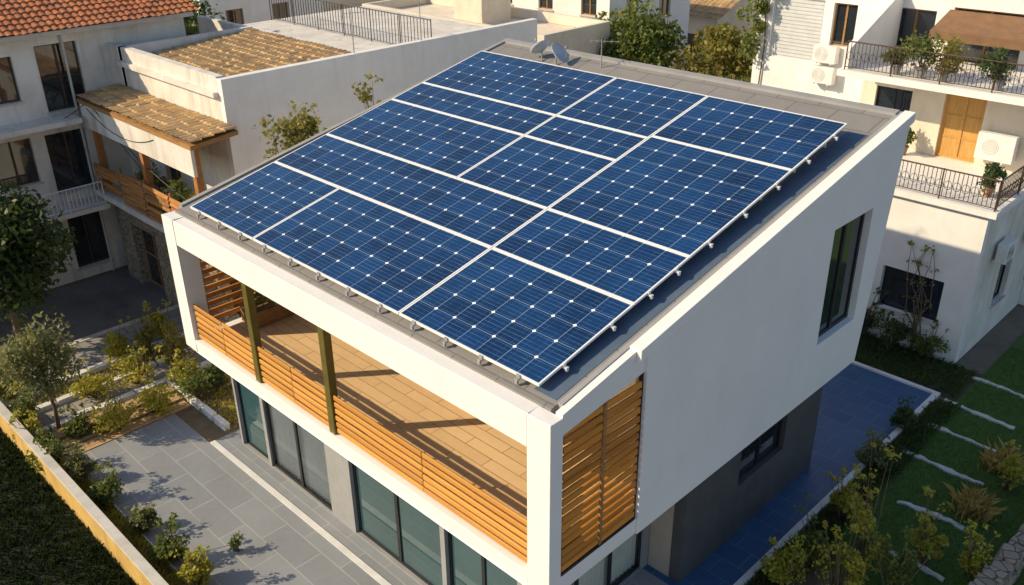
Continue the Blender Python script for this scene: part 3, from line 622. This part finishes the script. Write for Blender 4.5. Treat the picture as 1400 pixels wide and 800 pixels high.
q = px_wins('Y', 23.5, MX, [(1311, 182, 1.35, 2.25)]); dq = q[0]; dz = 5.41
wq = px_wins('Y', 23.5, MX, [(1215, 168, 1.3, 1.2)])[0]
m = MB(); m.wall((MX, 23.5, 5.4), X_, NY_, .2-MX, 2.7, [(dq[0], dq[1], 0.01, 2.25), (wq[0], wq[1], .9, 2.1)], .3); m.build('middle_wall', cream, D)
window(D, (MX+dq[0], 23.5, dz), X_, NY_, dq[1]-dq[0], 2.24, 1, 2, recess=.12, fm=door_wood, pm=door_wood, name='door', fw=.09)
window(D, (MX+wq[0], 23.5, 6.3), X_, NY_, 1.3, 1.2, 1, recess=.12, sill=kerbm)
MB().box(-.1, .2, 23.802, 31, 5.21, 8.09).box(MX, MX+.25, 23.802, 25.49, 5.21, 8.09).build('middle_end_wall', white, D)
MB().box(MX-.1, .35, 21.5, 25.49, 8.1, 8.32).build('balcony_slab', white, D)
railing(D, (MX+.1, 21.62, 8.32), (.25, 21.62, 8.32), .95, iron, .13, .012, name='balcony_railing', ornate=True)
uq = px_wins('Y', 25.5, -12, [(1088, 40, 2.2, 2.4, dict(shut=1)), (1153, 35, .95, 1.6), (1245, 55, 1.5, 2.2), (1345, 60, 2.4, 2.2)])
m = MB(); m.wall((-12, 25.5, 0), X_, NY_, 12.3, 13, [k[:4] for k in uq], .3); m.build('upper_wall', white, D)
for k in uq:
    if k[4]:
        f = window(D, (-12+k[0], 25.5, k[2]), X_, NY_, k[1]-k[0], k[3]-k[2], 0, recess=.1, fm=shutter, pm=shutter, name='shutter', fw=.08); sm = MB()
        for i in range(16): sm.loc((-12+k[0], 25.5, k[2]), X_, NY_, .09, k[1]-k[0]-.09, .1+i*.14, .22+i*.14, -.125, -.105)
        sm.build('slats', shutter, f)
    else: window(D, (-12+k[0], 25.5, k[2]), X_, NY_, k[1]-k[0], k[3]-k[2], 1, recess=.15, fm=oldwood)
MB().box(-12, .3, 25.802, 33, 5.21, 13).build('body', white, D); MB().box(-12, -9.001, 25.803, 33, 0, 5.2).build('lower_body', white, D)
MB().slope(MX-.05, MX+.15, 21.75, 25.49, 8.321, 8.321, 9.0, 10.6).build('partition_wall', white, D)
aw = GY(1352, 30, 25.0)
m = MB(); m.hexa([(aw.x-1.5, 24.0, aw.z-.35), (aw.x+1.6, 24.0, aw.z-.35), (aw.x+1.6, 25.48, aw.z+.15), (aw.x-1.5, 25.48, aw.z+.15), (aw.x-1.5, 24.0, aw.z-.31), (aw.x+1.6, 24.0, aw.z-.31), (aw.x+1.6, 25.48, aw.z+.19), (aw.x-1.5, 25.48, aw.z+.19)]); m.box(aw.x-1.5, aw.x+1.6, 23.96, 23.998, aw.z-.6, aw.z-.31); m.build('awning', awn, D)
def ac(label, p, N_, w_=.95, h_=.65):
    root = thing('air_conditioner', label, 'air conditioner', p, 'air conditioners on the balconied house'); U = X_ if abs(N_.y) > .5 else Y_; p = V(p)
    MB().loc(p, U, N_, -w_/2, w_/2, 0, h_, .1, .42).build('casing', plastic, root, bevel=.02)
    g = MB(); c = p+U*(-w_*.12)+V((0, 0, h_/2))+N_*.424
    for k in range(5):
        r = .05+.05*k; g.path([c+U*(r*math.cos(t))+V((0, 0, r*math.sin(t))) for t in np.linspace(0, 2*math.pi, 21)], .005, 4)
    g.build('fan_grille', mid_grey, root); b = MB()
    for sx in (-.3, .3): b.loc(p, U, N_, sx-.02, sx+.02, -.05, -.003, 0, .42)
    b.build('bracket', alu, root)
for (u, v, t) in ((1128, 112, 'white air conditioner under shutter, the lower of two'), (1132, 84, 'white air conditioner under shutter, the upper of two')):
    p = GY(u, v, 25.5); ac(t, (p.x, 25.5, p.z), NY_)
p = GY(1365, 205, 23.5); ac('large white air conditioner right of the honey coloured door', (p.x, 23.5, p.z-.3), NY_, 1.2, .9)
ac('air conditioner high on the shaded east wall above garden', (0, 21.2, 3.3), X_)
for (u, v, h_, r, t, lm) in ((1262, 78, 1.7, .8, 'tallest overgrown green plant in middle of the upper balcony', lf_mid), (1292, 84, 1.2, .75, 'bushy brownish plant right of the tallest on upper balcony', lf_aut), (1368, 97, 1.2, .7, 'dark plant at right end of the upper balcony', lf_dark), (1228, 76, .9, .55, 'small green plant at left of the upper balcony', lf_olive)):
    p = GY(u, v, 22.1); pot_plant(t, (p.x, 22.1, 8.32), h_, r, lm, None, .2, mid_grey)
pot_plant('dark potted plant on lower terrace near the railing corner', (-.5, 20.6, 5.4), .9, .45, lf_dark); pot_plant('green potted plant on lower terrace left of the wooden door', (-4.2, 22.9, 5.4), .9, .45, lf_mid)
p = GY(1044, 40, 25.4); V_ = thing('climbing_vine', 'green climbing vine on left edge of the balconied house', 'vine', (p.x, 25.4, 5.5)); rng = np.random.default_rng(8)
MB().path([(p.x, 25.42, 5.5), (p.x+.1, 25.44, 8), (p.x-.1, 25.43, 10), (p.x, 25.42, 11.5)], .03, 6).build('stem', bark, V_); leaves('foliage', fill(rng, [np.array([p.x+rng.normal()*.3, 25.2, 7.6+i*.35]) for i in range(14)], .42, 130), .17, lf_mid, V_, 3)
dish('grey satellite dish on shaded east wall at right picture edge', (.15, 24.2, 3.2), -.6, .4, .1, .4, None)
# ================================================================== BACKGROUND BUILDINGS
def block(name, label, x0, x1, y0, y1, h_, mat, wl=(), par=.5, roof=None):
    root = thing(name, label, 'building', ((x0+x1)/2, (y0+y1)/2, 0)); hs = [k[:4] for k in wl if k[4] == 'Y']; hx = [k[:4] for k in wl if k[4] == 'X']
    m = MB(); m.wall((x0, y0, 0), X_, NY_, x1-x0, h_, hs, .25); m.build('front_wall', mat, root)
    m = MB(); m.wall((x1, y0+.252, 0), Y_, X_, y1-y0-.25, h_, hx, .25); m.build('side_wall', mat, root)
    MB().box(x0, x1-.252, y0+.252, y1, 0, h_-.02).build('body', mat, root)
    for k in wl:
        if k[4] == 'Y': window(root, (x0+k[0], y0, k[2]), X_, NY_, k[1]-k[0], k[3]-k[2], 1, recess=.12, sill=kerbm, fm=oldwood)
        else: window(root, (x1, y0+.252+k[0], k[2]), Y_, X_, k[1]-k[0], k[3]-k[2], 1, recess=.12, sill=kerbm, fm=oldwood)
    if roof:
        m = MB(); hw = (y1-y0)/2; tile_roof(m, (x0-.4, y0-.4, h_), X_, V((0, 1, .4)), x1-x0+.8, (hw+.4)*1.077, .35, .45); tile_roof(m, (x0-.4, y1+.4, h_), X_, V((0, -1, .4)), x1-x0+.8, (hw+.4)*1.077, .35, .45); m.build('roof', roof, root, merge=False)
        for x in (x0, x1-.2):
            m = MB(); m.add([(x, y0, h_), (x, y1, h_), (x, (y0+y1)/2, h_+hw*.4), (x+.2, y0, h_), (x+.2, y1, h_), (x+.2, (y0+y1)/2, h_+hw*.4)], [(0, 1, 2), (3, 5, 4), (0, 3, 4, 1), (1, 4, 5, 2), (2, 5, 3, 0)]); m.build('gable', mat, root)
    else:
        m = MB(); m.box(x0, x1, y0, y0+.25, h_, h_+par); m.box(x0, x1, y1-.25, y1, h_, h_+par); m.box(x0, x0+.25, y0+.25, y1-.25, h_, h_+par); m.box(x1-.25, x1, y0+.25, y1-.25, h_, h_+par); m.build('parapet', mat, root)
        MB().box((x0+x1)/2-1.2, (x0+x1)/2+1, y1-3.2, y1-1, h_-.02, h_+2.1).build('stair_head', mat, root)
    return root
rw = lambda n, w_, g, a, z, hh, pl: [(a+i*g, a+i*g+w_, z, z+hh, pl) for i in range(n)]
block('flat_roofed_building', 'long low cream building with parapet behind the white wall', -37, -22.5, 24, 29, 6.6, cream, rw(5, 1.3, 2.8, 1, 3.6, 1.5, 'Y')+rw(1, 1.2, 2, 1.5, 3.6, 1.4, 'X'))
block('flat_roofed_building', 'white block with brown window behind the satellite dishes', -34, -23.8, 30.5, 38, 9.8, white, rw(3, 1.1, 3.2, 1.8, 6.9, 1.7, 'Y')+rw(2, 1.1, 3, 1.2, 6.4, 1.7, 'X'))
block('flat_roofed_building', 'white house beyond the roof railing at upper left', -47, -41, 16, 24, 8.2, white, rw(2, 1.1, 2.6, 1, 5.6, 1.5, 'Y')+rw(2, 1.1, 3, 1.2, 5.6, 1.5, 'X'))
block('tiled_house', 'distant cream house with tan tiles left of the trees', -34, -25, 43, 51, 5.2, cream, rw(3, 1.2, 2.8, 1, 2.6, 1.4, 'Y')+rw(2, 1.1, 3, 1.2, 2.6, 1.4, 'X'), roof=tan_tile)
block('tiled_house', 'distant white house with orange tiles behind the tall trees', -22, -12, 46, 54, 6, white, rw(3, 1.2, 2.8, 1, 3.2, 1.4, 'Y')+rw(2, 1.1, 3, 1.2, 3.2, 1.4, 'X'), roof=terra)
block('flat_roofed_building', 'farthest pale apartment block at top centre', -56, -40, 44, 56, 9, old_white, rw(5, 1.2, 2.8, 1, 6, 1.6, 'Y')+rw(3, 1.2, 3, 1.2, 6, 1.6, 'X'))
block('flat_roofed_building', 'distant cream block behind the upper left tree', -64, -52, 22, 32, 8.5, cream, rw(3, 1.2, 3, 1, 5.6, 1.5, 'Y')+rw(3, 1.2, 3, 1.2, 5.6, 1.5, 'X'))
# ================================================================== GARDEN WALLS, STEPS
Wl = thing('garden_wall', 'weathered tan yellow garden wall with pale coping at lower left', 'wall', (-12, -3.5, 0))
MB().box(-34, 2, -3.6, -3.38, -.05, .78).build('wall', yellow, Wl); MB().box(-34, 2, -3.61, -3.36, .782, .82).build('coping', kerbm, Wl, bevel=.01)
St = thing('timber_steps', 'weathered timber steps leading up from grey patio to garden', 'steps', (-16.4, -1, 0))
for i in range(3): MB().box(-16.25-i*.48, -15.77-i*.48, -2.7, .9, -.04, .07+i*.07).build('tread', plank_m, St)
R_ = thing('stone_wall', 'low rubble stone wall at lower right corner of garden', 'wall', (4.5, 11, 0)); m = MB(); rng = random.Random(4)
y = 7.0
while y < 15:
    z = 0
    for k in range(3):
        a = rng.uniform(.35, .6); hh = rng.uniform(.2, .3); j = lambda: rng.uniform(-.05, .05); x0 = 4.15+(y-7)*.05
        m.hexa([(x0+j(), y+j(), z), (x0+.5+j(), y+j(), z), (x0+.5+j(), y+a+j(), z), (x0+j(), y+a+j(), z), (x0+.04+j(), y+.03+j(), z+hh), (x0+.46+j(), y+.03+j(), z+hh), (x0+.46+j(), y+a-.03+j(), z+hh), (x0+.04+j(), y+a-.03+j(), z+hh)]); z += hh-.01
    y += .42
m.build('stones', stone, R_, bevel=.03, merge=False)
ss = [((1293, 546), (1384, 590)), ((1262, 578), (1372, 625)), ((1232, 617), (1345, 664)), ((1224, 690), (1320, 722)), ((1330, 517), (1400, 545)), ((1215, 755), (1290, 795))]
lab = ['second pale stepping strip from the far end of lawn', 'third pale stepping strip from the far end of lawn', 'fourth pale stepping strip from the far end of lawn', 'fifth pale stepping strip, beside the dry grass clumps', 'farthest pale stepping strip at the back of the lawn', 'nearest pale stepping strip behind the yellow green bush']
for (a, b), t in zip(ss, lab):
    p, q_ = GZ(*a), GZ(*b); m = MB(); n = 18; yc = (p.y+q_.y)/2; dl = (q_.y-p.y)*.35
    top = []; bot = []; cv = rng.uniform(-.05, .1); w1 = w2 = 0
    for i in range(n+1):
        w1 = w1*.6+rng.uniform(-.045, .045); w2 = w2*.6+rng.uniform(-.045, .045)
        x = p.x+(q_.x-p.x)*i/n; bow = cv*math.sin(math.pi*i/n)+dl*(i/n-.5); top.append((x, yc+max(.02, .06+w1)+bow)); bot.append((x, yc-max(.02, .06+w2)+bow))
    ol = bot+top[::-1]; k = len(ol); m.add([(x, y, -.02) for x, y in ol]+[(x, y, .06) for x, y in ol], [tuple(range(k))[::-1], tuple(range(k, 2*k))]+[(i, (i+1) % k, k+(i+1) % k, k+i) for i in range(k)])
    tag(m.build('stepping_stone', steppe), t, 'stepping stone', 'stepping strips across the lawn')
# ================================================================== VEGETATION
rng = np.random.default_rng(21)
n = 38000; pos = np.stack([.95+rng.random(n)*4.9, 8+rng.random(n)*14, np.full(n, .0)], 1); g = blades('lawn_grass', pos, .075, lf_grass, None, 4, .6, .009); g['kind'] = 'stuff'; g['label'] = 'green lawn grass between the pale stepping strips'; g['category'] = 'grass'
n = 8000; a = np.stack([-19.8+rng.random(n)*6.6, -3.2+rng.random(n)*8, np.zeros(n)], 1); b = np.stack([-15.7+rng.random(2000)*9, -3.3+rng.random(2000)*.5, np.zeros(2000)], 1); c = np.stack([.45+rng.random(5000)*.7, 3+rng.random(5000)*14, np.zeros(5000)], 1); c2 = np.stack([-6+rng.random(4000)*6.8, 17.5+rng.random(4000)*1.9, np.zeros(4000)], 1)
dens = np.sin(a[:, 0]*2.1+1)*np.sin(a[:, 1]*1.7)+rng.random(n)*1.2 > .35
keep = ~((a[:, 0] > -17.3) & (a[:, 1] < .95) & (a[:, 1] > -2.75)) & ~((a[:, 0] > -19.0) & (a[:, 0] < -17.5)) & ~((a[:, 0] > -13.7) & (a[:, 1] < 5)) & dens
g = blades('ground_cover', np.concatenate([a[keep], b]), .24, lf_yel, None, 5, .9, .012); g['kind'] = 'stuff'; g['label'] = 'low sunlit weedy ground cover in the left garden beds'; g['category'] = 'ground cover'
g = blades('ground_cover', np.concatenate([c, c2]), .24, lf_dark, None, 6, .9, .014); g['kind'] = 'stuff'; g['label'] = 'low green ground cover around the side paving border'; g['category'] = 'ground cover'
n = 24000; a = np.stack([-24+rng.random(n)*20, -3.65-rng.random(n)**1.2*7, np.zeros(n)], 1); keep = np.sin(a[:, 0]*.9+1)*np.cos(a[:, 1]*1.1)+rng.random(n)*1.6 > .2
g = blades('ground_cover', a[keep], .24, lf_shade, None, 9, .9, .022); g['kind'] = 'stuff'; g['label'] = 'green growth with painted-in shade on the plot outside the yellow wall'; g['category'] = 'ground cover'
tree('broadleaf_tree', 'large dark green tree at left picture edge before the house', (-22.8, -1.4, 0), 6.4, 2.3, 5.8, 44, 260, .2, lf_dark, .16)
p = GZ(82, 592); tree('olive_tree', 'small olive green tree with bare trunk in left garden', (p.x, p.y, 0), 3.9, 1.15, 2.9, 26, 130, .13, lf_olive, .07)
tree('slender_tree', 'slender tree showing over the left roof edge', (-15.4, 5.3, 0), 9.3, 1.2, 4.5, 22, 130, .16, lf_aut, .1)
tree('slender_tree', 'thin sparse tree behind the slender one by white wall', (-15.8, 8.4, 0), 9.7, .8, 4, 9, 50, .15, lf_aut, .06)
tree('broadleaf_tree', 'tall green tree rising behind the house, left of two', (-21.5, 30, 0), 8.8, 2.7, 7, 30, 210, .26, lf_mid, .2)
tree('broadleaf_tree', 'tall brownish tree rising behind the house, right of two', (-17.0, 31, 0), 8.6, 2.7, 7, 30, 210, .26, lf_aut, .2)
tree('broadleaf_tree', 'dark tree beside the climbing vine and white house', (-14.4, 28, 0), 7.6, 1.6, 6, 22, 190, .22, lf_dark, .15)
tree('broadleaf_tree', 'dark tree at upper left beyond the terracotta roof', (-38, 12.5, 0), 9.6, 3.2, 6, 30, 200, .28, lf_dark, .2)
tree('broadleaf_tree', 'lighter bushy tree at upper left beside the darker one', (-33.5, 12.0, 0), 8.6, 2.0, 4.5, 18, 170, .24, lf_mid, .15)
sh = [(150, 690, .85, .5, lf_mid, 'green shrub beside patio, middle of the wall border'), (200, 728, .7, .4, lf_olive, 'olive green shrub in border, third from the picture bottom'), (238, 768, .9, .5, lf_mid, 'leafy shrub in border, second from the picture bottom'), (272, 800, .9, .45, lf_yel, 'bright leafy shrub in border at the picture bottom'), (118, 660, 1.1, .45, lf_olive, 'tall olive shrub at the patio corner by steps'), (35, 580, 1.0, .5, lf_mid, 'green shrub behind the yellow wall at left edge'),
 (160, 588, 1.1, .8, lf_yel, 'round yellow green shrub above the timber steps, left'), (215, 566, .9, .7, lf_yel, 'bright low shrub above the timber steps, right'), (270, 545, .9, .6, lf_mid, 'green shrub against the house corner'), (190, 525, 1.1, .8, lf_yel, 'broad yellow shrub in middle of left garden'), (130, 545, .9, .65, lf_yel, 'loose yellow green shrub right of the olive tree'), (245, 500, 1.3, .65, lf_aut, 'tall straggly shrub below the balcony corner'), (228, 468, 1.3, .6, lf_yel, 'yellow shrub at far corner of left garden'),
 (165, 492, 1.0, .6, lf_yel, 'pale yellow shrub at the edge of the garden path'), (298, 532, 1.0, .5, lf_dark, 'dark shrub touching the left glass door corner'), (205, 485, 1.1, .6, lf_aut, 'brownish shrub left of the tall straggly one'), (20, 545, .9, .6, lf_yel, 'yellow green bush on the path at left edge'), (110, 598, .8, .5, lf_mid, 'low green shrub at foot of the olive tree'), (70, 645, 1.0, .5, lf_mid, 'green shrub between yellow wall and timber steps'), (15, 440, 1.8, .9, lf_dark, 'large dark bush under the tree at left edge'), (45, 610, .9, .5, lf_yel, 'small bright shrub between wall and olive tree'), (255, 528, 1.0, .6, lf_yel, 'bright shrub between straggly shrub and house corner')]
for (u, v, h_, r, lm, t) in sh:
    p = GZ(u, v); shrub('shrub', t, (p.x, p.y, 0), h_, r, 13, 70, .105, lm, sparse=1.1)
p = GZ(325, 755); shrub('seedling', 'tiny seedling growing in a joint of the patio', (p.x, p.y, .05), .35, .12, 5, 16, .08, lf_mid, cat='plant')
sh = [(1175, 790, 3.0, .8, lf_yel, 'tall yellow green bush in front of the lawn', .7), (1110, 780, 1.3, .65, lf_mid, 'green shrub along paving edge, second from the picture bottom', 1), (1075, 800, 1.1, .6, lf_yel, 'bright shrub along paving edge at the picture bottom', 1), (1150, 710, 1.4, .45, lf_yel, 'upright bright shrub along paving edge left of the bush', .8), (1190, 640, 1.0, .45, lf_olive, 'olive shrub along paving edge level with fourth strip', 1), (1235, 590, .8, .4, lf_dark, 'small dark shrub along paving edge, farthest', 1),
 (1215, 480, 1.3, .7, lf_dark, 'dark shrub against white wall under the window', 1), (1265, 490, 1.1, .7, lf_mid, 'green shrub against white wall near its corner', 1), (1180, 460, 1.6, .6, lf_dark, 'dark shrub half hidden behind the main house corner', 1), (1375, 670, 1.2, .5, lf_yel, 'bright bush at far end of the stone wall', .8), (1260, 770, 1.6, .5, lf_yel, 'yellow green bush right of the tallest bush', .7), (1325, 790, 1.3, .5, lf_yel, 'yellow green bush at lower right before the stone wall', .7), (1215, 815, 1.6, .6, lf_mid, 'green bush at picture bottom below the tall yellow one', .8), (1140, 820, 1.8, .6, lf_yel, 'straggly bright bush at picture bottom left of the tallest', .8)]
for (u, v, h_, r, lm, t, sp) in sh:
    p = GZ(u, v); shrub('shrub', t, (p.x, p.y, 0), h_, r, 13, 62 if sp < 1 else 80, .1, lm, sparse=sp)
for (u, v, t) in ((1330, 702, 'straw coloured grass clump nearest the lawn'), (1370, 640, 'straw coloured grass clump at right picture edge')):
    p = GZ(u, v); tuft(t, (p.x, p.y, 0), .6, 300, lf_dry, 'dry grass clumps beside the lawn')
p = GY(1250, 440, 19.2); Vn = thing('bare_climber', 'thin straggly climber on the shaded white wall', 'vine', (p.x, 19.3, 0)); m = MB(); rng = np.random.default_rng(2); tips = []
for i in range(7):
    x = p.x; pts = [(x, 19.3, 0)]
    for k in range(1, 7): x += rng.normal()*.18; pts.append((x, 19.42-.03*rng.random(), k*.6+rng.random()*.2)); tips.append(np.array(pts[-1]))
    m.path(pts, [.03-.004*k for k in range(7)], 5)
m.build('stem', bark, Vn); leaves('foliage', fill(rng, tips, .14, 7), .1, lf_aut, Vn, 6)
